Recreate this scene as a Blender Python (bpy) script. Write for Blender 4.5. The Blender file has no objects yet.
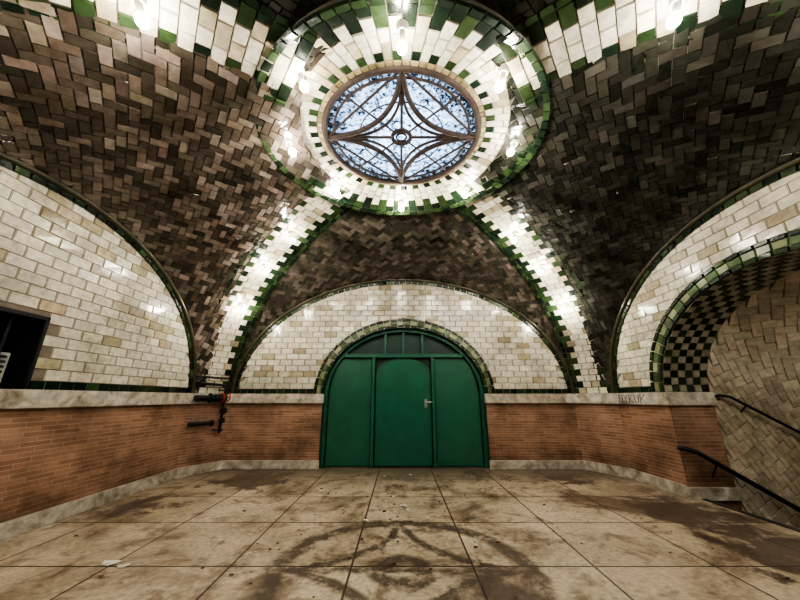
import bpy, bmesh, math, random
from mathutils import Vector, Matrix
random.seed(7)
D=bpy.data; C=bpy.context
X0,Y0=0.06,3.2
XK,YK=0.02,3.25         # oculus centre
HD,HW=3.6,4.15          # half depth / half width of the bay
BASE=1.49
AF,RF=3.72,2.66         # far lunette half width / rise
AS,RS=2.85,2.36         # side lunette
LC,DC=(AF+HW)/2,(AS+HD)/2
R0=math.hypot(LC,DC); RISE=3.2; NS=2.2
RRING=1.6; RSKY=0.93
EX=1.12                 # the oculus is slightly oval: wider across the bay than deep
def ff(r): return min(1,max(0,(r-RSKY)/(RRING-RSKY)))
def EYf(r): return .975-.02*ff(r)
def YKf(r): return YK-.12*ff(r)
# ---------------------------------------------------------------- helpers
def link(o,parent=None):
    C.scene.collection.objects.link(o)
    if parent: 
        o.parent=parent
    return o
def empty(name,loc=(0,0,0)):
    e=D.objects.new(name,None); e.empty_display_size=.2; link(e); return e
def mesh_obj(name,verts,faces,mat=None,mw=None,parent=None,cols=None,smooth=False):
    me=D.meshes.new(name); me.from_pydata([tuple(v) for v in verts],[],faces); me.update()
    if cols:
        at=me.color_attributes.new('Col','FLOAT_COLOR','CORNER')
        arr=[]
        for f,c in zip(faces,cols): arr+= [c[0],c[1],c[2],1.0]*len(f)
        at.data.foreach_set('color',arr)
    if smooth: me.shade_smooth()
    o=D.objects.new(name,me); link(o,parent)
    if mat: me.materials.append(mat)
    if mw: o.matrix_world=mw
    return o
def frame(ox,oy,tx,ty):
    l=math.hypot(tx,ty); tx/=l; ty/=l
    return Matrix(((tx,0,ty,ox),(ty,0,-tx,oy),(0,1,0,0),(0,0,0,1)))
def poly_mesh(name,pts,mat,mw,z0=0.0,depth=0.0,parent=None):
    bm=bmesh.new()
    vs=[bm.verts.new((p[0],p[1],z0)) for p in pts]
    f=bm.faces.new(vs)
    if depth:
        r=bmesh.ops.extrude_face_region(bm,geom=[f])
        for v in [g for g in r['geom'] if isinstance(g,bmesh.types.BMVert)]: v.co.z+=depth
    bmesh.ops.triangulate(bm,faces=[f for f in bm.faces if len(f.verts)>4])
    bmesh.ops.recalc_face_normals(bm,faces=bm.faces)
    me=D.meshes.new(name); bm.to_mesh(me); bm.free(); me.materials.append(mat)
    o=D.objects.new(name,me); link(o,parent); o.matrix_world=mw; return o
def box(name,x0,x1,y0,y1,z0,z1,mat,mw=None,parent=None,bev=0.008):
    bm=bmesh.new(); bmesh.ops.create_cube(bm,size=1)
    for v in bm.verts:
        v.co=Vector(((x0+x1)/2+v.co.x*(x1-x0),(y0+y1)/2+v.co.y*(y1-y0),(z0+z1)/2+v.co.z*(z1-z0)))
    if bev: bmesh.ops.bevel(bm,geom=bm.edges[:],offset=bev,segments=2,affect='EDGES')
    me=D.meshes.new(name); bm.to_mesh(me); bm.free(); me.materials.append(mat)
    o=D.objects.new(name,me); link(o,parent)
    if mw: o.matrix_world=mw
    return o
def tube(name,pts,r,mat,parent=None,cyclic=False,mw=None,res=3):
    cu=D.curves.new(name,'CURVE'); cu.dimensions='3D'; cu.bevel_depth=r; cu.bevel_resolution=res; cu.use_fill_caps=True
    sp=cu.splines.new('POLY'); sp.points.add(len(pts)-1)
    for i,p in enumerate(pts): sp.points[i].co=(p[0],p[1],p[2],1)
    sp.use_cyclic_u=cyclic
    cu.materials.append(mat)
    o=D.objects.new(name,cu); link(o,parent)
    if mw: o.matrix_world=mw
    return o
# ---------------------------------------------------------------- materials
class N:
    def __init__(s,name):
        s.m=D.materials.new(name); s.m.use_nodes=True; s.t=s.m.node_tree; s.b=s.t.nodes['Principled BSDF']
        s.out=s.t.nodes['Material Output']
    def n(s,ty,**k):
        x=s.t.nodes.new(ty)
        for a,v in k.items(): setattr(x,a,v)
        return x
    def L(s,a,b): s.t.links.new(a,b)
    def obj(s): return s.n('ShaderNodeTexCoord').outputs['Object']
    def val(s,sock,v):
        if hasattr(v,'is_linked') or hasattr(v,'links'): s.L(v,sock)
        else: sock.default_value=v
    def math(s,op,a,b=0.0,c=None,clamp=False):
        x=s.n('ShaderNodeMath',operation=op); x.use_clamp=clamp
        s.val(x.inputs[0],a); s.val(x.inputs[1],b)
        if c is not None: s.val(x.inputs[2],c)
        return x.outputs[0]
    def noise(s,vec,scale,detail=5,rough=.6,dist=0):
        x=s.n('ShaderNodeTexNoise'); s.L(vec,x.inputs['Vector']); x.inputs['Scale'].default_value=scale
        x.inputs['Detail'].default_value=detail; x.inputs['Roughness'].default_value=rough; x.inputs['Distortion'].default_value=dist
        return x.outputs['Fac']
    def ramp(s,fac,stops):
        x=s.n('ShaderNodeValToRGB'); e=x.color_ramp.elements
        e[0].position=stops[0][0]; e[0].color=(*stops[0][1],1)
        e[1].position=stops[-1][0]; e[1].color=(*stops[-1][1],1)
        for p,c in stops[1:-1]:
            q=e.new(p); q.color=(*c,1)
        s.L(fac,x.inputs[0]); return x.outputs[0]
    def mix(s,f,a,b,mode='MIX'):
        x=s.n('ShaderNodeMix',data_type='RGBA',blend_type=mode); 
        s.val(x.inputs[0],f)
        for i,v in ((6,a),(7,b)):
            if isinstance(v,tuple): x.inputs[i].default_value=(*v,1)
            else: s.L(v,x.inputs[i])
        return x.outputs[2]
    def bump(s,h,st=.3,dist=.01,normal=None):
        x=s.n('ShaderNodeBump'); x.inputs['Strength'].default_value=st; x.inputs['Distance'].default_value=dist
        s.L(h,x.inputs['Height']); s.L(x.outputs[0],s.b.inputs['Normal'])
    def fin(s,col=None,rough=None,**k):
        if col is not None:
            if isinstance(col,tuple): s.b.inputs['Base Color'].default_value=(*col,1)
            else: s.L(col,s.b.inputs['Base Color'])
        if rough is not None: s.val(s.b.inputs['Roughness'],rough)
        for a,v in k.items(): s.b.inputs[a.replace('_',' ')].default_value=v
        return s.m
def simple(name,col,rough=.5,metal=0,vary=.25,scale=8):
    g=N(name); n=g.noise(g.obj(),scale)
    c=g.ramp(n,[(.3,tuple(x*(1-vary) for x in col)),(.7,tuple(min(1,x*(1+vary)) for x in col))])
    g.bump(n,.15,.005)
    return g.fin(c,rough,Metallic=metal)
def tile_mat(name,r0,r1,grime=.5):
    g=N(name); at=g.n('ShaderNodeAttribute',attribute_name='Col').outputs['Color']
    geo=g.n('ShaderNodeNewGeometry').outputs['Position']
    n1=g.noise(geo,1.1,6,.65); n2=g.noise(geo,14,4,.6)
    c=g.mix(grime,at,g.ramp(n1,[(.36,(.32,.27,.21)),(.54,(1,1,1))]),'MULTIPLY')
    c=g.mix(.5,c,g.ramp(n2,[(.3,(.45,.40,.33)),(.6,(1,1,1))]),'MULTIPLY')
    g.bump(n2,.25,.004)
    rr=g.math('MULTIPLY_ADD',n2,r1-r0,r0)
    return g.fin(c,rr)
M_white=tile_mat('glazed_cream_tile',.06,.28,.55)
M_dark=tile_mat('glazed_vault_tile',.04,.30,.7)
M_rib=tile_mat('glazed_rib_tile',.10,.34,.45)
M_grout=simple('grout',(.18,.15,.115),.9)
M_groutd=simple('grout_dark',(.15,.135,.11),.9)
def brick():
    g=N('roman_brick'); o=g.obj()
    b=g.n('ShaderNodeTexBrick'); g.L(o,b.inputs['Vector'])
    b.inputs['Color1'].default_value=(.42,.255,.165,1); b.inputs['Color2'].default_value=(.28,.155,.095,1)
    b.inputs['Mortar'].default_value=(.42,.33,.25,1); b.inputs['Scale'].default_value=1
    b.inputs['Brick Width'].default_value=.30; b.inputs['Row Height'].default_value=.052
    b.inputs['Mortar Size'].default_value=.006; b.inputs['Mortar Smooth'].default_value=.3
    n=g.noise(o,1.3,6,.65); n2=g.noise(o,30,3)
    c=g.mix(.85,b.outputs['Color'],g.ramp(n,[(.34,(.42,.38,.35)),(.58,(1.05,1,1))]),'MULTIPLY')
    s=g.n('ShaderNodeSeparateXYZ'); g.L(o,s.inputs[0])
    low=g.math('DIVIDE',g.math('ADD',s.outputs[1],g.math('MULTIPLY',g.math('SUBTRACT',n,.5),1.2)),.5,clamp=True)
    c=g.mix(.6,c,g.ramp(low,[(.15,(.45,.40,.36)),(.9,(1,1,1))]),'MULTIPLY')
    h=g.math('SUBTRACT',g.math('MULTIPLY',n2,.3),b.outputs['Fac'])
    g.bump(h,.8,.007)
    return g.fin(c,.55)
M_brick=brick()
def marble():
    g=N('stained_marble'); geo=g.n('ShaderNodeNewGeometry').outputs['Position']
    n=g.noise(geo,2.2,8,.7,1.5); n2=g.noise(geo,9,5)
    c=g.ramp(n,[(.32,(.20,.165,.115)),(.46,(.46,.42,.345)),(.68,(.72,.70,.64))])
    c=g.mix(.55,c,g.ramp(n2,[(.38,(.42,.37,.31)),(.58,(1,1,1))]),'MULTIPLY')
    g.bump(n2,.15,.004)
    return g.fin(c,.4)
M_marble=marble()
def floor_mat():
    g=N('concrete_slab_floor'); o=g.obj()
    b=g.n('ShaderNodeTexBrick'); b.offset=0.0; b.squash=1.0
    mp=g.n('ShaderNodeMapping'); mp.inputs['Location'].default_value=(.42,.70,0); g.L(o,mp.inputs[0]); g.L(mp.outputs[0],b.inputs['Vector'])
    b.inputs['Scale'].default_value=1; b.inputs['Brick Width'].default_value=1.05; b.inputs['Row Height'].default_value=.95
    b.inputs['Mortar Size'].default_value=.010; b.inputs['Mortar Smooth'].default_value=.2
    b.inputs['Color1'].default_value=(.58,.50,.39,1); b.inputs['Color2'].default_value=(.47,.395,.30,1); b.inputs['Mortar'].default_value=(.12,.085,.06,1)
    n1=g.noise(o,.75,8,.68,.6); n2=g.noise(o,3.2,8,.7,.4); n3=g.noise(o,22,5,.6)
    c=g.mix(.9,b.outputs['Color'],g.ramp(n1,[(.38,(.34,.27,.21)),(.49,(.86,.83,.78)),(.62,(1.16,1.14,1.1))]),'MULTIPLY')
    c=g.mix(.8,c,g.ramp(n2,[(.36,(.36,.30,.25)),(.49,(1,1,1))]),'MULTIPLY')
    c=g.mix(.65,c,g.ramp(n3,[(.3,(.52,.47,.43)),(.6,(1,1,1))]),'MULTIPLY')
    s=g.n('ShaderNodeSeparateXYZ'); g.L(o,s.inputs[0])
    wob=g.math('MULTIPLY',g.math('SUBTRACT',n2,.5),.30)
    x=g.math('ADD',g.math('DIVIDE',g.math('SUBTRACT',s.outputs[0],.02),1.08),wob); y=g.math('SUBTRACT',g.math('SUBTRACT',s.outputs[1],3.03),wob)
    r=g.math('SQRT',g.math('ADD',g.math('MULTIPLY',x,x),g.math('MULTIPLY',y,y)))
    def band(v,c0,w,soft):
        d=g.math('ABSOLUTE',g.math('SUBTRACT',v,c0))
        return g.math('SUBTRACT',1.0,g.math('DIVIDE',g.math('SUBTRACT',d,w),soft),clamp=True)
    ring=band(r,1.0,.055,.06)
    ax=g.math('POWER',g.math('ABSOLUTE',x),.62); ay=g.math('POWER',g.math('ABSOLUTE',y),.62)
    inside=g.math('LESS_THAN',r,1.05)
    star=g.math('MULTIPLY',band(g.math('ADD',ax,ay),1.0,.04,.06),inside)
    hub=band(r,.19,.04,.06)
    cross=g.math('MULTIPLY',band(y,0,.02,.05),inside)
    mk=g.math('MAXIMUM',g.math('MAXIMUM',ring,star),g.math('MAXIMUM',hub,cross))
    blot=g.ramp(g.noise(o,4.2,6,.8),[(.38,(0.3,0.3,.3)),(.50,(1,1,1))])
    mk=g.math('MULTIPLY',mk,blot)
    def blob(cx,cy,rad,k):
        px=g.math('SUBTRACT',s.outputs[0],cx); py=g.math('SUBTRACT',s.outputs[1],cy)
        pr=g.math('SQRT',g.math('ADD',g.math('MULTIPLY',px,px),g.math('MULTIPLY',py,py)))
        q=g.math('SUBTRACT',rad,g.math('ADD',pr,g.math('MULTIPLY',g.math('SUBTRACT',n2,.5),k)))
        return g.math('MULTIPLY',q,4.0,clamp=True)
    bl=blob(.74,2.76,.40,1.2)
    for a in ((-2.5,2.0,.35,1.2),(-2.6,6.0,.75,2.6),(3.6,4.4,.7,2.4),(3.7,3.3,.7,2.4),(3.0,6.2,.6,2.4),(1.4,6.5,.4,2.0),(-3.6,4.6,.45,2.0),(-.6,6.5,.3,2.0)):
        bl=g.math('MAXIMUM',bl,blob(*a))
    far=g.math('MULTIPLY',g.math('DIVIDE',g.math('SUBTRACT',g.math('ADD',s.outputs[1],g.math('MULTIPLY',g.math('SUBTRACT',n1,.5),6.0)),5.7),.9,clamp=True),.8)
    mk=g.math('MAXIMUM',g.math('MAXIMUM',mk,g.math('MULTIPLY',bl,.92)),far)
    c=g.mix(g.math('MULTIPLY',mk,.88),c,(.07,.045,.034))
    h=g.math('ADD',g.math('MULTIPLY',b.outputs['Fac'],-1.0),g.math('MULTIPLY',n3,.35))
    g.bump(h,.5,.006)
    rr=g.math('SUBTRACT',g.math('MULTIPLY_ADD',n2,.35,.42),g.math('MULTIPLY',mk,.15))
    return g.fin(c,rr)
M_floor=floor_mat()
M_green=simple('green_paint',(.020,.125,.075),.32,0,.15,3)
M_greend=simple('dark_green_paint_and_shade',(.010,.042,.028),.4,0,.2,5)  # jamb paint; its dark tone also stands in for shadow gaps in the door
M_iron=simple('black_iron',(.02,.02,.022),.45,.4)
M_rust=simple('rusty_iron',(.04,.026,.020),.7,.3,.4,14)
M_brown=simple('brown_glazed_moulding',(.05,.045,.025),.3,0,.35,4)
M_dark_in=simple('dark_interior',(.015,.015,.015),.8)
M_red=simple('red_orange_paint',(.35,.06,.03),.45)
M_grey=simple('grey_metal',(.38,.38,.37),.4,.2)
M_cer=simple('porcelain',(.50,.46,.40),.3)
M_step=simple('dark_stair',(.035,.035,.038),.6)
M_paper=simple('paper_litter',(.7,.68,.62),.8)
M_leaf=simple('leaf_litter_brown',(.12,.07,.04),.8)
def bulb_mat():
    g=N('lit_bulb'); g.b.inputs['Base Color'].default_value=(1,1,1,1)
    g.b.inputs['Emission Color'].default_value=(1,.945,.84,1); g.b.inputs['Emission Strength'].default_value=BULB
    return g.m
BULB=330
M_bulb=bulb_mat()
def glass_mat():
    g=N('leaded_glass'); o=g.n('ShaderNodeNewGeometry').outputs['Position']
    n=g.noise(o,4.5,6,.75); n2=g.noise(o,17,5,.75)
    s=g.n('ShaderNodeSeparateXYZ'); g.L(o,s.inputs[0])
    x=g.math('DIVIDE',g.math('SUBTRACT',s.outputs[0],XK),EX); y=g.math('SUBTRACT',s.outputs[1],YK)
    r=g.math('SQRT',g.math('ADD',g.math('MULTIPLY',x,x),g.math('MULTIPLY',y,y)))
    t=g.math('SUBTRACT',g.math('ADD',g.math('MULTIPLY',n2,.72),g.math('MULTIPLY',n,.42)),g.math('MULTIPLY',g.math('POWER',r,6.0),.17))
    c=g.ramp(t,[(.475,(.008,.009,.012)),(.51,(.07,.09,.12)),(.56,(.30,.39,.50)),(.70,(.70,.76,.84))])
    tr=g.n('ShaderNodeBsdfTranslucent'); g.L(c,tr.inputs[0])
    ms=g.n('ShaderNodeMixShader'); ms.inputs[0].default_value=.12
    g.L(tr.outputs[0],ms.inputs[1]); g.L(g.b.outputs[0],ms.inputs[2]); g.L(ms.outputs[0],g.out.inputs[0])
    g.fin((.03,.03,.035),.2)
    return g.m
M_glass=glass_mat()
# ---------------------------------------------------------------- tiles
def jit(c,a):
    k=1+random.uniform(-a,a); return tuple(max(0,x*k*(1+random.uniform(-a*.15,a*.15))) for x in c)
CW=(.63,.60,.495); CWs=(.42,.365,.26); CG=(.035,.062,.026); CGd=(.012,.025,.014)
def white(): 
    return jit(CWs,.22) if random.random()<.16 else jit(CW,.14)
def green():
    return jit(CG if random.random()<.5 else CGd,.35)
class Tiles:
    def __init__(s): s.v=[];s.f=[];s.c=[]
    def add(s,pq,mp,col,h=.012,gap=.004,bev=.006,tilt=.0015):
        cx=sum(p[0] for p in pq)/4; cy=sum(p[1] for p in pq)/4
        ar=0
        for i in range(4):
            a=pq[i]; b=pq[(i+1)%4]; ar+=a[0]*b[1]-b[0]*a[1]
        if abs(ar)<.0006: return
        pos,nor=mp(cx,cy)
        k=len(s.v)
        for lvl,(ins,hh) in enumerate(((gap,0),(gap+bev,h))):
            for p in pq:
                dx,dy=cx-p[0],cy-p[1]; l=max(1e-4,math.hypot(dx,dy)); m=min(ins*1.4,l*.7)
                q=mp(p[0]+dx/l*m,p[1]+dy/l*m)[0]
                s.v.append(q+nor*(hh+(random.uniform(-tilt,tilt) if lvl else -.002)))
        fs=[(k+4,k+5,k+6,k+7)]+[(k+i,k+(i+1)%4,k+4+(i+1)%4,k+4+i) for i in range(4)]
        s.f+=fs; s.c+=[col]*5
    def obj(s,name,mat,parent=None):
        return mesh_obj(name,s.v,s.f,mat,parent=parent,cols=s.c)
def rect(p0,p1,q0,q1): return [(p0,q0),(p1,q0),(p1,q1),(p0,q1)]
def herring(p0,p1,q0,q1,w,ang,clampf,emit):
    ca,sa=math.cos(ang),math.sin(ang)
    cx,cy=(p0+p1)/2,(q0+q1)/2; rad=math.hypot(p1-p0,q1-q0)/2+3*w; n=int(rad/w)+3
    for a in range(-2*n,2*n):
        for b in range(-n,n):
            ox,oy=a+4*b,a
            if abs(ox)>n+3 or abs(oy)>n+3: continue
            for (x0,x1,y0,y1) in ((0,2,0,1),(2,3,-1,1)):
                pts=[]
                for (x,y) in ((x0,y0),(x1,y0),(x1,y1),(x0,y1)):
                    X=(ox+x)*w; Y=(oy+y)*w
                    pts.append((cx+X*ca-Y*sa,cy+X*sa+Y*ca))
                mx=sum(p[0] for p in pts)/4; my=sum(p[1] for p in pts)/4
                if mx<p0-2*w or mx>p1+2*w or my<q0-2*w or my>q1+2*w: continue
                emit([clampf(*p) for p in pts])
class Ell:
    def __init__(s,a,b,base=BASE,cx=0,n=400):
        s.a,s.b,s.base,s.cx=a,b,base,cx
        s.t=[math.pi*i/n for i in range(n+1)]; s.s=[0]
        for i in range(n):
            x0,y0=a*math.cos(s.t[i]),b*math.sin(s.t[i]); x1,y1=a*math.cos(s.t[i+1]),b*math.sin(s.t[i+1])
            s.s.append(s.s[-1]+math.hypot(x1-x0,y1-y0))
        s.len=s.s[-1]; s.n=n
    def th(s,p):
        p=min(max(p,0),s.len)
        lo,hi=0,s.n
        while hi-lo>1:
            m=(lo+hi)//2
            if s.s[m]<=p: lo=m
            else: hi=m
        f=(p-s.s[lo])/max(1e-9,s.s[hi]-s.s[lo])
        return s.t[lo]+(s.t[hi]-s.t[lo])*f
    def pt(s,p,off=0):
        t=s.th(p); x,y=s.a*math.cos(t),s.b*math.sin(t)
        nx,ny=math.cos(t)/s.a,math.sin(t)/s.b; l=math.hypot(nx,ny)
        return s.cx+x+nx/l*off, s.base+y+ny/l*off
def arch_pts(a,b,cx=0,base=BASE,n=64): # from +a to -a
    return [(cx+a*math.cos(math.pi*i/n),base+b*math.sin(math.pi*i/n)) for i in range(n+1)]
def prof(r):
    r=min(max(r,0),R0); return BASE+RISE*(1-(r/R0)**NS)**(1/NS)
RZO=prof(RRING)-.04
# ---------------------------------------------------------------- walls
Fr={'far':frame(X0,Y0+HD,1,0),'left':frame(X0-HW,Y0,0,1),'right':frame(X0+HW,Y0,0,-1),'near':frame(X0,Y0-HD,-1,0)}
DOOR=(1.76,1.47,.03)       # half, rise, centre
STAIR=(1.72,1.44,.0)       # right wall local x = -(Y-Y0)
WIN=(-.75,.18,2.30)
spec={'far':(AF,RF,HD,DOOR),'near':(AF,RF,HD,DOOR),'left':(AS,RS,HW,None),'right':(AS,RS,HW,STAIR)}
for w,(a,b,dn,op) in spec.items():
    F=Fr[w]; E=empty('wall_'+w)
    pts=arch_pts(a+.02,b+.02)
    if op:
        pts=pts+[(op[2]-op[0],BASE)]+[(x,z) for x,z in reversed(arch_pts(op[0],op[1],op[2]))]
    elif w=='left':
        pts=pts+[(WIN[0],BASE),(WIN[0],WIN[2]),(WIN[1],WIN[2]),(WIN[1],BASE)]
    poly_mesh('lunette_grout_bed',pts,M_grout,F,parent=E)
    segs=[(-a,a)]
    if op: segs=[(-a,op[2]-op[0]),(op[2]+op[0],a)]
    for (s0,s1) in segs:
        poly_mesh('brick_wainscot',[(s0,-.0),(s1,-.0),(s1,BASE-.02),(s0,BASE-.02)],M_brick,F,parent=E)
    T=Tiles()
    def mp(p,q,F=F):
        return F@Vector((p,q,0)), F.to_3x3()@Vector((0,0,1))
    def cl(x,z,a=a,b=b,op=op,w=w):
        x=min(max(x,-a+.005),a-.005)
        z=max(z,BASE)
        z=min(z,BASE+b*math.sqrt(max(0,1-(x/a)**2)))
        if op:
            dx=(x-op[2])/op[0]; dz=(z-BASE)/op[1]; d=math.hypot(dx,dz)
            if d<1 and d>1e-4: x=op[2]+dx/d*op[0]; z=BASE+dz/d*op[1]
        elif w=='left':
            if WIN[0]<x<WIN[1] and z<WIN[2]:
                m=min(x-WIN[0],WIN[1]-x,WIN[2]-z)
                if m==x-WIN[0]: x=WIN[0]
                elif m==WIN[1]-x: x=WIN[1]
                else: z=WIN[2]
        return (x,z)
    def inhole(x,z):
        if op and math.hypot((x-op[2])/op[0],(z-BASE)/op[1])<.97: return True
        if w=='left' and WIN[0]<x<WIN[1] and z<WIN[2]: return True
        return abs(x)>a or (z-BASE)>b*math.sqrt(max(0,1-(x/a)**2))+.12
    x=-a
    while x<a:
        if not inhole(x+.08,BASE+.05): T.add([cl(*p) for p in rect(x,x+.16,BASE,BASE+.10)],mp,green())
        x+=.16
    row=0; z=BASE+.10
    tw,thh=.275,.128
    while z<BASE+b:
        x=-a-tw+(0 if row%2 else tw/2)
        while x<a:
            if not inhole(x+tw/2,z+thh/2):
                T.add([cl(*p) for p in rect(x,x+tw,z,z+thh)],mp,white(),tilt=.003)
            x+=tw
        z+=thh; row+=1
    T.obj('lunette_tiles',M_white,E)
    T=Tiles(); el=Ell(a,b)
    def mpe(p,q,F=F,el=el):
        x,z=el.pt(p,q); return F@Vector((x,z,.012)), F.to_3x3()@Vector((0,0,1))
    n=int(el.len/.15); d=el.len/n
    for i in range(n):
        T.add(rect(i*d,(i+1)*d,-.11,.0),mpe,green(),h=.03)
    T.obj('lunette_border',M_rib,E)
    pts=[el.pt(el.len*i/90,0.0) for i in range(91)]
    tube('lunette_moulding',[(p[0],p[1],.04) for p in pts],.04,M_brown,E,mw=F)
    if op:
        T=Tiles(); eo=Ell(op[0],op[1],cx=op[2])
        def mpo(p,q,F=F,eo=eo):
            x,z=eo.pt(p,q); return F@Vector((x,z,.014)), F.to_3x3()@Vector((0,0,1))
        n=int(eo.len/.15); n+=n%2; d=eo.len/n
        for i in range(n):
            T.add(rect(i*d,(i+1)*d,0,.06),mpo,green(),h=.03)
            T.add(rect(i*d,(i+1)*d,.06,.16),mpo,(jit((.26,.30,.17),.25) if i%2 else jit((.08,.13,.05),.3)),h=.02)
            T.add(rect(i*d,(i+1)*d,.16,.22),mpo,green(),h=.03)
        T.obj('opening_arch_border',M_rib,E)
    for (s0,s1) in segs:
        box('trim_cap_'+w,s0-.02,s1+.02,BASE-.20,BASE,0.0,.07,M_marble,F)
        box('baseboard_'+w,s0-.01,s1+.01,0,.17,0.0,.05,M_marble,F)
CH={}
for sx,sy,a_,b_ in ((-1,1,'s','f'),(1,1,'f','s'),(1,-1,'s','f'),(-1,-1,'f','s')):
    ps=Vector((X0+sx*HW,Y0+sy*AS)); pf=Vector((X0+sx*AF,Y0+sy*HD))
    A,B=(ps,pf) if a_=='s' else (pf,ps)
    t=B-A; mid=(A+B)/2; F=frame(mid.x,mid.y,t.x,t.y); h=t.length/2; CH[(sx,sy)]=(F,h)
    poly_mesh('wall_corner_pier',[(-h,0),(h,0),(h,BASE),(-h,BASE)],M_brick,F)
    box('trim_cap_corner',-h-.02,h+.02,BASE-.20,BASE,0,.07,M_marble,F)
    box('baseboard_corner',-h-.01,h+.01,0,.17,0,.05,M_marble,F)
# ---------------------------------------------------------------- vault webs
CEIL=empty('ceiling')
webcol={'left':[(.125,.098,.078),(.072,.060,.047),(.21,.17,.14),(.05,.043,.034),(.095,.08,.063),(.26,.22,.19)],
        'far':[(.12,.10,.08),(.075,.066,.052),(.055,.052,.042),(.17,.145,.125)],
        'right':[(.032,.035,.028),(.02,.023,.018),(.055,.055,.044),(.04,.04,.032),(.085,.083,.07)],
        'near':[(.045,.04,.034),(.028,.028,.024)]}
cen=Vector((X0,Y0,1.6))
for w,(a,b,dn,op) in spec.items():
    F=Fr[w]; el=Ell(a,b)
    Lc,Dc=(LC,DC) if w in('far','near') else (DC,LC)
    def ends(p,el=el,a=a,b=b,dn=dn,Lc=Lc,Dc=Dc):
        t=el.th(p); x0=a*math.cos(t); z0=BASE+b*math.sin(t)
        x1=x0*Lc/a; r=abs(x1)*R0/Lc; RI=RRING-.28
        if r<RI:
            rr=RI; d=math.sqrt(max(0,rr*rr-x1*x1)); z1=prof(rr)
        else: d=abs(x1)*Dc/Lc; z1=prof(r)
        return Vector((x0,z0,0)),Vector((x1,z1+.06,dn-d))
    def pos(p,q):
        A,B=ends(p); v=B-A; l=v.length
        if l<1e-4: return F@A
        return F@(A+v*(q/l))
    def mp(p,q):
        P=pos(p,q); e=.02; pl=min(max(p,.02),el.len-.02)
        dp=pos(pl+e,q)-pos(pl-e,q); dq=pos(p,q+e)-P
        n=dp.cross(dq)
        if n.length<1e-9: n=cen-P
        n.normalize()
        if n.dot(cen-P)<0: n=-n
        return P,n
    def Lq(p):
        A,B=ends(p); return (B-A).length
    qmax=max(Lq(el.len*i/60) for i in range(61))
    nu,nv=90,8; V=[];Fc=[]
    for i in range(nu+1):
        p=el.len*i/nu; L_=Lq(p)
        for j in range(nv+1):
            P,n=mp(p,L_*j/nv); V.append(P-n*.004)
    for i in range(nu):
        for j in range(nv):
            a0=i*(nv+1)+j; Fc.append((a0,a0+1,a0+nv+2,a0+nv+1))
    mesh_obj('vault_web_bed_'+w,V,Fc,M_groutd,parent=CEIL)
    T=Tiles()
    def clf(p,q):
        p=min(max(p,.01),el.len-.01); return (p,min(max(q,0),Lq(p)))
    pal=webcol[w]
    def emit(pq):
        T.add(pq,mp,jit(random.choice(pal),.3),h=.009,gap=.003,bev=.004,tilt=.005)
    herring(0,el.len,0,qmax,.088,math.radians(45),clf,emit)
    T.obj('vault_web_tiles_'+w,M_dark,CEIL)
# ---------------------------------------------------------------- ribs
NP=400; PR=[]; PZ=[]; PS=[0]
for i in range(NP+1):
    ph=(math.pi/2)*i/NP
    r=R0*max(0,math.cos(ph))**(2/NS); z=BASE+RISE*math.sin(ph)**(2/NS)
    if PR and r<RRING-.2: break
    if PR: PS.append(PS[-1]+math.hypot(r-PR[-1],z-PZ[-1]))
    PR.append(r);PZ.append(z)
RL=PS[-1]
def rpz(s):
    s=min(max(s,0),RL); lo,hi=0,len(PS)-1
    while hi-lo>1:
        m=(lo+hi)//2
        if PS[m]<=s: lo=m
        else: hi=m
    f=(s-PS[lo])/max(1e-9,PS[hi]-PS[lo]); return PR[lo]+(PR[hi]-PR[lo])*f, PZ[lo]+(PZ[hi]-PZ[lo])*f
bulbpos=[]
RW=.445
for (sx,sy),(Fc_,h) in CH.items():
    rad=Vector((sx*LC,sy*DC,0)).normalized(); perp=Vector((-rad.y,rad.x,0))
    tv=(Fc_.to_3x3()@Vector((1,0,0))); 
    if tv.dot(perp)<0: tv=-tv
    c0=Vector((X0,Y0,0))
    def P(u,s):
        r,z=rpz(s); f=max(0,1-s/1.6); d=(perp*(1-f)+tv*f).normalized()
        return c0+rad*r+Vector((0,0,z))+d*u
    def nrm(s):
        a=P(0,max(0,s-.02)); b=P(0,min(RL,s+.02)); t=(b-a).normalized(); n=t.cross(perp).normalized()
        if n.dot(cen-P(0,s))<0: n=-n
        return n
    def mp(u,s): 
        return P(u,s),nrm(s)
    V=[];Fa=[]; ns=80
    for i in range(ns+1):
        s=RL*i/ns; n=nrm(s)
        for u,o in ((-RW-.01,-.35),(-RW-.01,0),(RW+.01,0),(RW+.01,-.35)): V.append(P(u,s)+n*(o if o==0 else -min(.35,.02+.3*s)))
    for i in range(ns):
        for j in range(3): a0=i*4+j; Fa.append((a0,a0+1,a0+5,a0+4))
    mesh_obj('rib_bed',V,Fa,M_groutd,parent=CEIL)
    T=Tiles(); rows=int(RL/.125); d=RL/rows
    for i in range(rows):
        s0,s1=i*d,(i+1)*d
        T.add(rect(-RW,-RW+.07,s0,s1),mp,green(),h=.03); T.add(rect(RW-.07,RW,s0,s1),mp,green(),h=.03)
        ph=i%2
        e=RW-.07
        if ph:
            cuts=[(-e,-e+.20,'G'),(-e+.20,0,'W'),(0,e-.20,'W'),(e-.20,e,'G')]
        else:
            cuts=[(-e,-e+.09,'G'),(-e+.09,-e+.25,'W'),(-e+.25,e-.25,'W'),(e-.25,e-.09,'W'),(e-.09,e,'G')]
        for u0,u1,cc in cuts: T.add(rect(u0,u1,s0,s1),mp,green() if cc=='G' else white(),h=.014,tilt=.004)
    T.obj('rib_tiles',M_rib,CEIL)
    for target in (2.65,3.55,4.4):
        s=0
        while rpz(s)[0]>target and s<RL: s+=.01
        bulbpos.append((P(0,s),nrm(s)))
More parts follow.
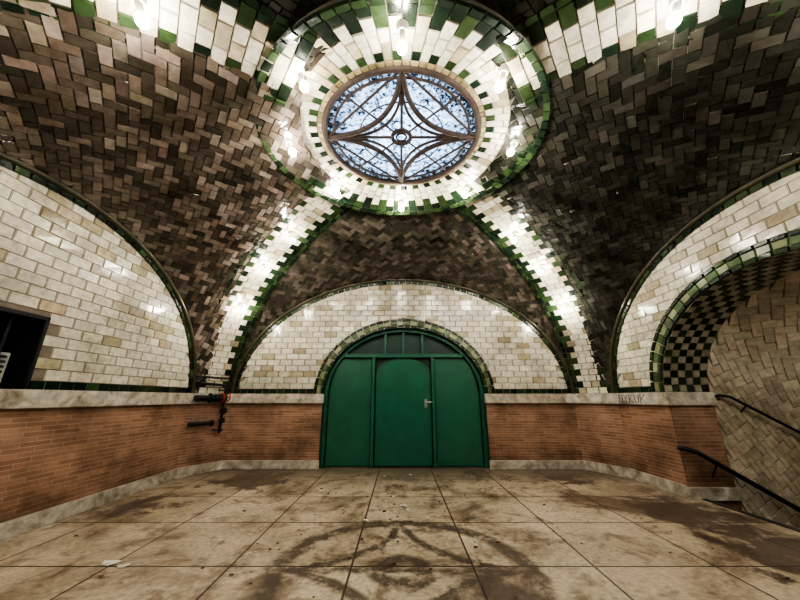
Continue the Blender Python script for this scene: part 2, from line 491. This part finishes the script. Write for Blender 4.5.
# ---------------------------------------------------------------- ring
def ringz(r):
    f=(r-RSKY)/(RRING-RSKY); return 4.80-(4.80-RZO)*f**1.3 if f>0 else 4.80
def mring(p,q):
    r=q; th=p/ (RRING)
    pos=Vector((XK+EX*r*math.sin(th),YKf(r)+EYf(r)*r*math.cos(th),ringz(r))); 
    sl=(ringz(r+.01)-ringz(max(RSKY,r-.01)))/.02
    n=Vector((sl*math.sin(th),sl*math.cos(th),-1)).normalized()
    return pos,n
T=Tiles(); NSEC=76; circ=2*math.pi*RRING; d=circ/NSEC
for i in range(NSEC):
    p0,p1=i*d,(i+1)*d; od=i%2
    T.add(rect(p0,p1,RSKY,RSKY+.06),mring,jit((.36,.30,.18),.4),h=.02)
    if od: 
        T.add(rect(p0,p1,RSKY+.06,RSKY+.24),mring,white(),tilt=.004); T.add(rect(p0,p1,RSKY+.24,RSKY+.38),mring,white(),tilt=.004)
        T.add(rect(p0,p1,RSKY+.38,RRING-.07),mring,green())
    else:
        T.add(rect(p0,p1,RSKY+.06,RSKY+.15),mring,green()); T.add(rect(p0,p1,RSKY+.15,RSKY+.32),mring,white(),tilt=.004)
        T.add(rect(p0,p1,RSKY+.32,RRING-.17),mring,white(),tilt=.004); T.add(rect(p0,p1,RRING-.17,RRING-.07),mring,green())
for i in range(NSEC): T.add(rect(i*d,(i+1)*d,RRING-.07,RRING),mring,green(),h=.025)
T.obj('oculus_ring_tiles',M_rib,CEIL)
V=[];Fa=[]
prof_r=[(RSKY-.01,5.1),(RSKY-.01,4.80),(RSKY+.2,None),(RSKY+.4,None),(RRING,None),(RRING+.005,RZO+.45)]
for i in range(96):
    th=2*math.pi*i/96
    for r,z in prof_r:
        zz=z if z is not None else ringz(r)
        V.append(Vector((XK+EX*r*math.sin(th),YKf(r)+EYf(r)*r*math.cos(th),zz+.003)))
m_=len(prof_r)
for i in range(96):
    for j in range(m_-1):
        a0=i*m_+j; b0=((i+1)%96)*m_+j; Fa.append((a0,a0+1,b0+1,b0))
mesh_obj('oculus_ring_bed',V,Fa,M_groutd,parent=CEIL)
for i in range(8):
    th=math.pi/4*i; r=1.34
    bulbpos.append(mring(th*RRING,r))
bm=bmesh.new()
def rotto(n): return Vector((0,0,1)).rotation_difference(n).to_matrix().to_4x4()
for P_,n in bulbpos:
    Rm=rotto(n)
    bmesh.ops.create_cone(bm,cap_ends=True,segments=16,radius1=.06,radius2=.045,depth=.06,matrix=Matrix.Translation(P_+n*.035)@Rm)
    bmesh.ops.create_cone(bm,cap_ends=True,segments=12,radius1=.028,radius2=.024,depth=.10,matrix=Matrix.Translation(P_+n*.11)@Rm)
for f in bm.faces: f.material_index=0
nf=len(bm.faces)
for P_,n in bulbpos:
    bmesh.ops.create_uvsphere(bm,u_segments=12,v_segments=8,radius=.045,matrix=Matrix.Translation(P_+n*.205)@rotto(n)@Matrix.Diagonal((1,1,1.15,1)))
bm.faces.ensure_lookup_table()
for f in bm.faces[nf:]: f.material_index=1; f.smooth=True
me=D.meshes.new('vault_light_bulbs'); bm.to_mesh(me); bm.free(); me.materials.append(M_cer); me.materials.append(M_bulb)
link(D.objects.new('vault_light_bulbs',me))
# ---------------------------------------------------------------- skylight
SK=empty('skylight')
EY0=EYf(0)
def ov(x,y,z): return (XK+EX*x,YK+EY0*y,z)
def circ_pts(r,z,n=96): return [ov(r*math.cos(2*math.pi*i/n),r*math.sin(2*math.pi*i/n),z) for i in range(n)]
zS=4.79
V=[Vector((XK,YK,zS+.03))]+[Vector(ov(RSKY*math.cos(2*math.pi*i/96),RSKY*math.sin(2*math.pi*i/96),zS+.03)) for i in range(96)]
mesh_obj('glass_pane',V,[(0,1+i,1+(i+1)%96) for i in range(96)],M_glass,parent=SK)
tube('rim',circ_pts(RSKY-.02,zS),.04,M_rust,SK,True)
tube('inner_rim',circ_pts(RSKY-.13,zS+.01),.016,M_rust,SK,True)
tube('middle_ring',circ_pts(.50,zS+.015),.008,M_rust,SK,True)
tube('hub',circ_pts(.11,zS,40),.028,M_rust,SK,True)
tube('hub_inner',circ_pts(.06,zS,40),.012,M_rust,SK,True)
def arc_between(qd,R,sag):
    pts=[]
    a0=math.pi/2*qd; A=Vector((R*math.cos(a0),R*math.sin(a0))); B=Vector((R*math.cos(a0+math.pi/2),R*math.sin(a0+math.pi/2)))
    Mq=Vector((math.cos(a0+math.pi/4),math.sin(a0+math.pi/4)))*sag
    ctrl=Mq*2-(A+B)/2
    for i in range(33):
        t=i/32; p=A*(1-t)**2+ctrl*2*t*(1-t)+B*t*t; pts.append(ov(p.x,p.y,zS))
    return pts
for qd in range(4):
    tube('star_bar',arc_between(qd,RSKY-.03,.37),.032,M_rust,SK)
    tube('star_bar_inner',arc_between(qd,RSKY-.15,.27),.018,M_rust,SK)
    tube('star_bar_outer',arc_between(qd,RSKY-.03,.64),.015,M_rust,SK)
    a0=math.pi/2*qd; c_,s_=math.cos(a0),math.sin(a0)
    tube('cross_bar',[ov(.1*c_,.1*s_,zS),ov(RSKY*c_,RSKY*s_,zS)],.018,M_rust,SK)
    a0+=math.pi/4; c_,s_=math.cos(a0),math.sin(a0)
    tube('diagonal_bar',[ov(.1*c_,.1*s_,zS),ov(RSKY*c_,RSKY*s_,zS)],.012,M_rust,SK)
for i in range(40):
    t=2*math.pi*(i+.5)/40; c_,s_=math.cos(t),math.sin(t); tube('rim_tie',[ov(.81*c_,.81*s_,zS+.01),ov(RSKY*c_,RSKY*s_,zS+.01)],.010,M_rust,SK)
ld=D.lights.new('daylight','AREA'); ld.shape='DISK'; ld.size=1.7; ld.energy=58; ld.color=(.68,.83,1)
lo=D.objects.new('daylight',ld); link(lo); lo.location=(XK,YK,5.35)
# ---------------------------------------------------------------- floor
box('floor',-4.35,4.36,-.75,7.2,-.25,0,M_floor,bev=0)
box('floor_edge_nosing',4.33,4.40,1.50,4.90,-.2,.012,M_step,bev=.004)
# ---------------------------------------------------------------- far door
Fd=Fr['far']; cx=DOOR[2]
DR=empty('door_1')
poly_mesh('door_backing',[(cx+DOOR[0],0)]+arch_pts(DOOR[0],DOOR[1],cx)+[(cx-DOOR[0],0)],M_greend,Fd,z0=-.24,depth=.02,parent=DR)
pts=[(cx+DOOR[0],0)]+arch_pts(DOOR[0],DOOR[1],cx)+[(cx-DOOR[0],0)]
V=[];Fa=[]
for p in pts: V+= [Vector((p[0],p[1],.03)),Vector((p[0],p[1],-.22))]
for i in range(len(pts)-1): Fa.append((2*i,2*i+1,2*i+3,2*i+2))
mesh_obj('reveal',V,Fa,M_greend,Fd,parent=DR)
def scaled(inset):
    return [(cx+DOOR[0]-inset,0)]+arch_pts(DOOR[0]-inset,DOOR[1]-inset,cx)+[(cx-DOOR[0]+inset,0)]
o_=scaled(0); i_=scaled(.07)
V=[];Fa=[]
for (p,q) in zip(o_,i_): V+=[Vector((p[0],p[1],-.08)),Vector((q[0],q[1],-.08)),Vector((q[0],q[1],-.2))]
for i in range(len(o_)-1): Fa+= [(3*i,3*i+1,3*i+4,3*i+3),(3*i+1,3*i+2,3*i+5,3*i+4)]
mesh_obj('arch_frame',V,Fa,M_green,Fd,parent=DR)
dl,dr=-.62,.64
TZ=2.33
def hz(x,ins=.07): return BASE+(DOOR[1]-ins)*math.sqrt(max(0,1-((x-cx)/(DOOR[0]-ins))**2))
for (xa,xb) in ((cx-DOOR[0]+.09,dl-.09),(dr+.09,cx+DOOR[0]-.09)):
    n=16; xs=[xa+(xb-xa)*i/n for i in range(n+1)]
    pl=[(xb,.02),(xa,.02)]+[(x,min(TZ-.05,hz(x,.10))) for x in xs]
    poly_mesh('side_panel',pl,M_green,Fd,z0=-.20,depth=.04,parent=DR)
for x in (dl-.04,dr+.04): box('post',x-.035,x+.035,0,TZ,-.22,-.09,M_green,Fd,DR)
ex=(DOOR[0]-.07)*math.sqrt(1-((TZ-BASE)/(DOOR[1]-.07))**2)
box('transom_rail',cx-ex,cx+ex,TZ-.04,TZ+.04,-.22,-.07,M_green,Fd,DR)
for x in (-.40,.02,.46): box('transom_bar',x-.025,x+.025,TZ+.03,hz(x),-.22,-.1,M_green,Fd,DR,.004)
lw0,lw1=dl+.03,dr-.03; lc=(lw0+lw1)/2; lh=(lw1-lw0)/2
def top(i): return (lc+lh*math.cos(math.pi*i/24),1.88+.38*math.sin(math.pi*i/24)**.9)
leaf=[(lw1,.03)]+[top(i) for i in range(25)]+[(lw0,.03)]
poly_mesh('door_leaf',leaf,M_green,Fd,z0=-.20,depth=.07,parent=DR)
tube('leaf_edge',[(p[0],p[1],-.13) for p in leaf],.016,M_green,DR,mw=Fd)
hd=[(lw0,1.88)]+[top(i) for i in range(24,-1,-1)]+[(lw1,TZ-.03),(lw0,TZ-.03)]
poly_mesh('leaf_spandrel',hd,M_greend,Fd,z0=-.21,depth=.02,parent=DR)  # darker green paints the shadow gap above the leaf
box('lock_plate',lw1-.13,lw1-.07,1.2,1.38,-.13,-.115,M_grey,Fd,DR,.003)
tube('lever_handle',[(lw1-.10,1.31,-.12),(lw1-.10,1.31,-.06),(lw1-.02,1.31,-.06),(lw1+.04,1.31,-.06)],.018,M_cer,DR,mw=Fd)
# ---------------------------------------------------------------- left ticket window
Fl=Fr['left']; W=empty('window_1')
x0,x1,zt=WIN
V=[Vector(v) for v in ((x0,BASE-.02,0),(x1,BASE-.02,0),(x1,zt,0),(x0,zt,0),(x0,BASE-.02,-.6),(x1,BASE-.02,-.6),(x1,zt,-.6),(x0,zt,-.6))]
mesh_obj('recess',V,[(0,1,5,4),(1,2,6,5),(2,3,7,6),(3,0,4,7),(4,5,6,7)],M_dark_in,Fl,parent=W)
for a_,b_,c_,d_ in ((x0-.0,x0+.05,BASE,zt),(x1-.05,x1,BASE,zt),(x0,x1,zt-.05,zt)):
    box('frame_bar',a_,b_,c_,d_,-.05,.035,M_iron,Fl,W)
box('mullion',x0+.66,x0+.69,BASE,zt-.04,-.12,-.09,M_iron,Fl,W,.003)
box('vent_body',-.62,.05,BASE+.01,BASE+.38,-.36,-.12,M_grey,Fl,W)
for i in range(6): box('louvre',-.56,.01,BASE+.06+i*.052,BASE+.085+i*.052,-.12,-.10,M_iron,Fl,W,.002)
# ---------------------------------------------------------------- stair opening + passage
Frr=Fr['right']; YC=Y0-STAIR[2]; XW=X0+HW
SP=empty('wall_stair_passage')
es=Ell(STAIR[0],STAIR[1],cx=STAIR[2])
DEP=.70
T=Tiles()
def mint(p,q):
    x,z=es.pt(p); x2,z2=es.pt(p,1.0)
    return Frr@Vector((x,z,-q)), (Frr.to_3x3()@Vector((x-x2,z-z2,0))).normalized()
n=int(es.len/.115); n+=n%2; d=es.len/n
for i in range(n):
    for j in range(6):
        T.add(rect(i*d,(i+1)*d,j*DEP/6,(j+1)*DEP/6),mint,jit((.36,.34,.26),.2) if (i+j)%2 else green(),h=.01)
T.obj('arch_soffit_tiles',M_rib,SP)
V=[];Fa=[]
for i in range(61):
    x,z=es.pt(es.len*i/60,.004); V+=[Vector((x,z,.02)),Vector((x,z,-DEP))]
for i in range(60): Fa.append((2*i,2*i+1,2*i+3,2*i+2))
mesh_obj('arch_soffit_bed',V,Fa,M_groutd,Frr,parent=SP)
for nm,FJ in (('a',frame(XW+DEP/2,YC+STAIR[0],1,0)),('b',frame(XW+DEP/2,YC-STAIR[0],-1,0))):
    poly_mesh('jamb_brick',[(-DEP/2,-.6),(DEP/2,-.6),(DEP/2,BASE),(-DEP/2,BASE)],M_brick,FJ,parent=SP)
    box('jamb_cap',-DEP/2-.06,DEP/2,BASE-.2,BASE,0,.07,M_marble,FJ,SP)
    box('jamb_baseboard',-DEP/2-.04,DEP/2,-.02,.15,0,.05,M_marble,FJ,SP)
SL=.60; ca=1/math.hypot(1,SL); sa=SL*ca
LOW=1.9
def mpass(p,q):
    def cs(p):
        if p<LOW: return (YC+STAIR[0],BASE-LOW+p),(-1,0)
        if p>LOW+es.len: return (YC-STAIR[0],BASE-(p-LOW-es.len)),(1,0)
        x,z=es.pt(es.len-(p-LOW)); x2,z2=es.pt(es.len-(p-LOW),1.0)
        return (Y0-x,z),(-(x-x2),(z-z2))
    (y,z),(ny,nz)=cs(p)
    P_=Vector((XW+DEP+q*ca,y,z-q*sa)); return P_,Vector((0,ny,nz)).normalized()
PT=2*LOW+es.len; QL=4.6
T=Tiles()
herring(0,PT,0,QL,.125,math.radians(45),lambda p,q:(min(max(p,0),PT),min(max(q,0),QL)),
        lambda pq:T.add(pq,mpass,jit((.60,.54,.43),.18),h=.01,tilt=.002))
T.obj('passage_tiles',M_white,SP)
V=[];Fa=[]
for i in range(61):
    p=PT*i/60
    for q in (0,QL):
        P_,n_=mpass(p,q); V.append(P_-n_*.004)
for i in range(60): Fa.append((2*i,2*i+1,2*i+3,2*i+2))
mesh_obj('passage_bed',V,Fa,M_groutd,parent=SP)
box('passage_end_wall',XW+DEP+QL*ca,XW+DEP+QL*ca+.1,YC-2,YC+2,-3.4,2,M_brick,None,SP)
bm=bmesh.new()
for i in range(15):
    xa=4.38+i*.283; zt_=-.17*(i+1)
    r=bmesh.ops.create_cube(bm,size=1)
    for v in r['verts']: v.co=Vector((xa+.16+v.co.x*.36,YC+v.co.y*2*(STAIR[0]-.005),zt_-.15+v.co.z*.3))
me=D.meshes.new('staircase'); bm.to_mesh(me); bm.free(); me.materials.append(M_step); link(D.objects.new('staircase',me))
yj=YC+STAIR[0]
H1=empty('handrail')
tube('rail',[(4.92,yj-.02,1.42),(4.95,yj-.10,1.44),(5.1,yj-.10,1.42),(8.4,yj-.10,1.42-3.3*.58)],.022,M_iron,H1)
for x in (5.3,6.5,7.7): tube('bracket',[(x,yj+.0,1.30-(x-5.1)*.58),(x,yj-.10,1.40-(x-5.1)*.58)],.01,M_iron,H1)
H2=empty('handrail')
tube('rail',[(4.2,yj-.02,.68),(4.2,yj-.12,.68),(4.35,yj-.12,.64),(8.2,yj-.12,.64-3.85*.6)],.035,M_iron,H2)
for x in (4.6,5.8,7.0): tube('bracket',[(x,yj+.0,.42-(x-4.35)*.6),(x,yj-.12,.62-(x-4.35)*.6)],.012,M_iron,H2)
PL=empty('added_passage_lamp')  # unseen lamp, added to light the stair passage
mp_=Matrix.Translation((6.2,YC,BASE+STAIR[1]-(6.2-4.9)*SL-.12))
bm=bmesh.new(); bmesh.ops.create_cone(bm,cap_ends=True,segments=16,radius1=.07,radius2=.05,depth=.12,matrix=mp_@Matrix.Translation((0,0,.08)))
me=D.meshes.new('added_socket'); bm.to_mesh(me); bm.free(); me.materials.append(M_cer); link(D.objects.new('added_socket',me),PL)
bm=bmesh.new(); bmesh.ops.create_uvsphere(bm,u_segments=12,v_segments=8,radius=.045,matrix=mp_@Matrix.Translation((0,0,-.02)))
me=D.meshes.new('added_bulb'); bm.to_mesh(me); bm.free(); me.materials.append(M_bulb); link(D.objects.new('added_bulb',me),PL)
# ---------------------------------------------------------------- entry passage behind the camera
EP=empty('wall_entry_passage')
Fn=Fr['near']; pts=[(cx+DOOR[0],0)]+arch_pts(DOOR[0],DOOR[1],cx,n=32)+[(cx-DOOR[0],0)]
V=[];Fa=[]
for p in pts: V+=[Vector((p[0],p[1],0)),Vector((p[0],p[1],-3))]
for i in range(len(pts)-1): Fa.append((2*i,2*i+1,2*i+3,2*i+2))
mesh_obj('tunnel_lining',V,Fa,M_brick,Fn,parent=EP)
poly_mesh('tunnel_end',pts,M_dark_in,Fn,z0=-3,parent=EP)
box('floor_entry',-2,2.2,-3.6,-.75,-.25,0,M_floor,bev=0)
# ---------------------------------------------------------------- standpipe on left pier
Fp,h=CH[(-1,1)]
S=empty('standpipe_valve')
def cyl(name,c,axis,r,l,mat,seg=20):
    bm=bmesh.new(); a=Vector(axis).normalized()
    bmesh.ops.create_cone(bm,cap_ends=True,segments=seg,radius1=r,radius2=r,depth=l,matrix=Matrix.Translation(c)@rotto(a))
    bmesh.ops.bevel(bm,geom=[e for e in bm.edges if len(e.link_faces)==2 and e.calc_face_angle(0)>1],offset=min(r,l)*.15,segments=2,affect='EDGES')
    me=D.meshes.new(name); bm.to_mesh(me); bm.free(); me.materials.append(mat); o=D.objects.new(name,me); link(o,S); o.matrix_world=Fp; return o
tube('riser_pipe',[(.18,.72,.14),(.18,1.60,.14),(.14,1.66,.14),(-.35,1.68,.14)],.028,M_iron,S,mw=Fp)
tube('upper_branch',[(-.42,1.82,.10),(-.05,1.80,.12),(.22,1.80,.14)],.022,M_iron,S,mw=Fp)
tube('feed_pipe',[(-.40,1.40,.15),(.2,1.40,.15)],.055,M_iron,S,mw=Fp)
cyl('valve_body',(.02,1.40,.16),(1,0,0),.075,.14,M_iron)
cyl('valve_flange',(-.12,1.40,.16),(1,0,0),.095,.03,M_iron)
cyl('valve_flange',(.12,1.40,.16),(1,0,0),.095,.03,M_red)
tube('handwheel',[(.24+.0,1.42+.075*math.cos(t*math.pi/10),.17+.075*math.sin(t*math.pi/10)) for t in range(20)],.014,M_red,S,True,mw=Fp)
tube('handwheel_stem',[(.10,1.42,.17),(.25,1.42,.17)],.014,M_iron,S,mw=Fp)
cyl('gauge',(.18,1.15,.17),(0,0,1),.07,.06,M_iron)
cyl('gauge',(.18,.96,.17),(0,0,1),.055,.06,M_iron)
tube('lower_outlet',[(-.42,.92,.12),(-.02,.92,.14)],.04,M_iron,S,mw=Fp)
cyl('outlet_cap',(.0,.92,.14),(1,0,0),.06,.05,M_iron)
for z in (.78,1.55): tube('wall_strap',[(.12,z,0),(.12,z,.15),(.24,z,.15),(.24,z,0)],.01,M_iron,S,mw=Fp)
# graffiti tag on the right cap
G=frame(X0+HW,Y0,0,-1)
GR=empty('graffiti_tag')
glyphs=[[(0,0),(.05,1),(.55,0),(.6,1)],[(0,1),(.3,.5),(.6,1),(.3,.5),(.25,0)],[(0,0),(0,1),(.5,.85),(.05,.5),(.6,0)],[(0,1),(.05,.1),(.5,.1),(.6,1)],[(0,0),(.05,1)],[(.55,1),(.05,.5),(.6,0)]]
x=-2.70
for gi,gl in enumerate(glyphs):
    tube('stroke',[(x+p[0]*.16,BASE-.175+p[1]*.145,.072) for p in gl],.006,M_iron,GR,mw=G,res=0); x+=(.13 if gi!=4 else .02)
# litter (one object)
rn=random.Random(11); V=[];Fa=[];MI=[]
def flake(x,y,s,mi):
    k=len(V); a=rn.uniform(0,6.28); n=6
    for i in range(n):
        t=a+i*2*math.pi/n; r=s*rn.uniform(.5,1); V.append(Vector((x+r*math.cos(t)*1.4,y+r*math.sin(t),.004+rn.uniform(0,.012))))
    Fa.append(tuple(range(k,k+n))); MI.append(mi)
for (x,y,s) in ((-2.55,3.15,.07),(-2.4,3.1,.05),(.05,4.6,.05),(.2,6.3,.03),(-.1,5.0,.03),(.3,4.7,.025),(-.3,6.2,.03),(1.3,5.9,.03),(-.4,4.1,.025),(2.2,5.7,.02),(.1,4.45,.03),(-.2,4.8,.02)): flake(x,y,s,0)
for i in range(160):
    x=rn.gauss(.2,1.6); y=rn.uniform(2.4,6.6)
    if abs(x)<3.5: flake(x,y,rn.uniform(.008,.022),1)
o=mesh_obj('floor_litter',V,Fa,M_paper); o.data.materials.append(M_leaf)
for p,mi in zip(o.data.polygons,MI): p.material_index=mi
# ---------------------------------------------------------------- world + camera
wd=D.worlds.new('night'); C.scene.world=wd; wd.use_nodes=True
wd.node_tree.nodes['Background'].inputs[0].default_value=(.02,.03,.05,1); wd.node_tree.nodes['Background'].inputs[1].default_value=.3
cam=D.cameras.new('camera'); co=D.objects.new('camera',cam); link(co)
cam.sensor_width=36; cam.lens=13.5; cam.shift_y=.015; cam.clip_start=.02
co.location=(0,0,1.4); co.rotation_euler=(math.radians(106),0,0)
C.scene.camera=co
try: C.scene.view_settings.look='AgX - High Contrast'
except Exception: pass
C.scene.view_settings.exposure=.2
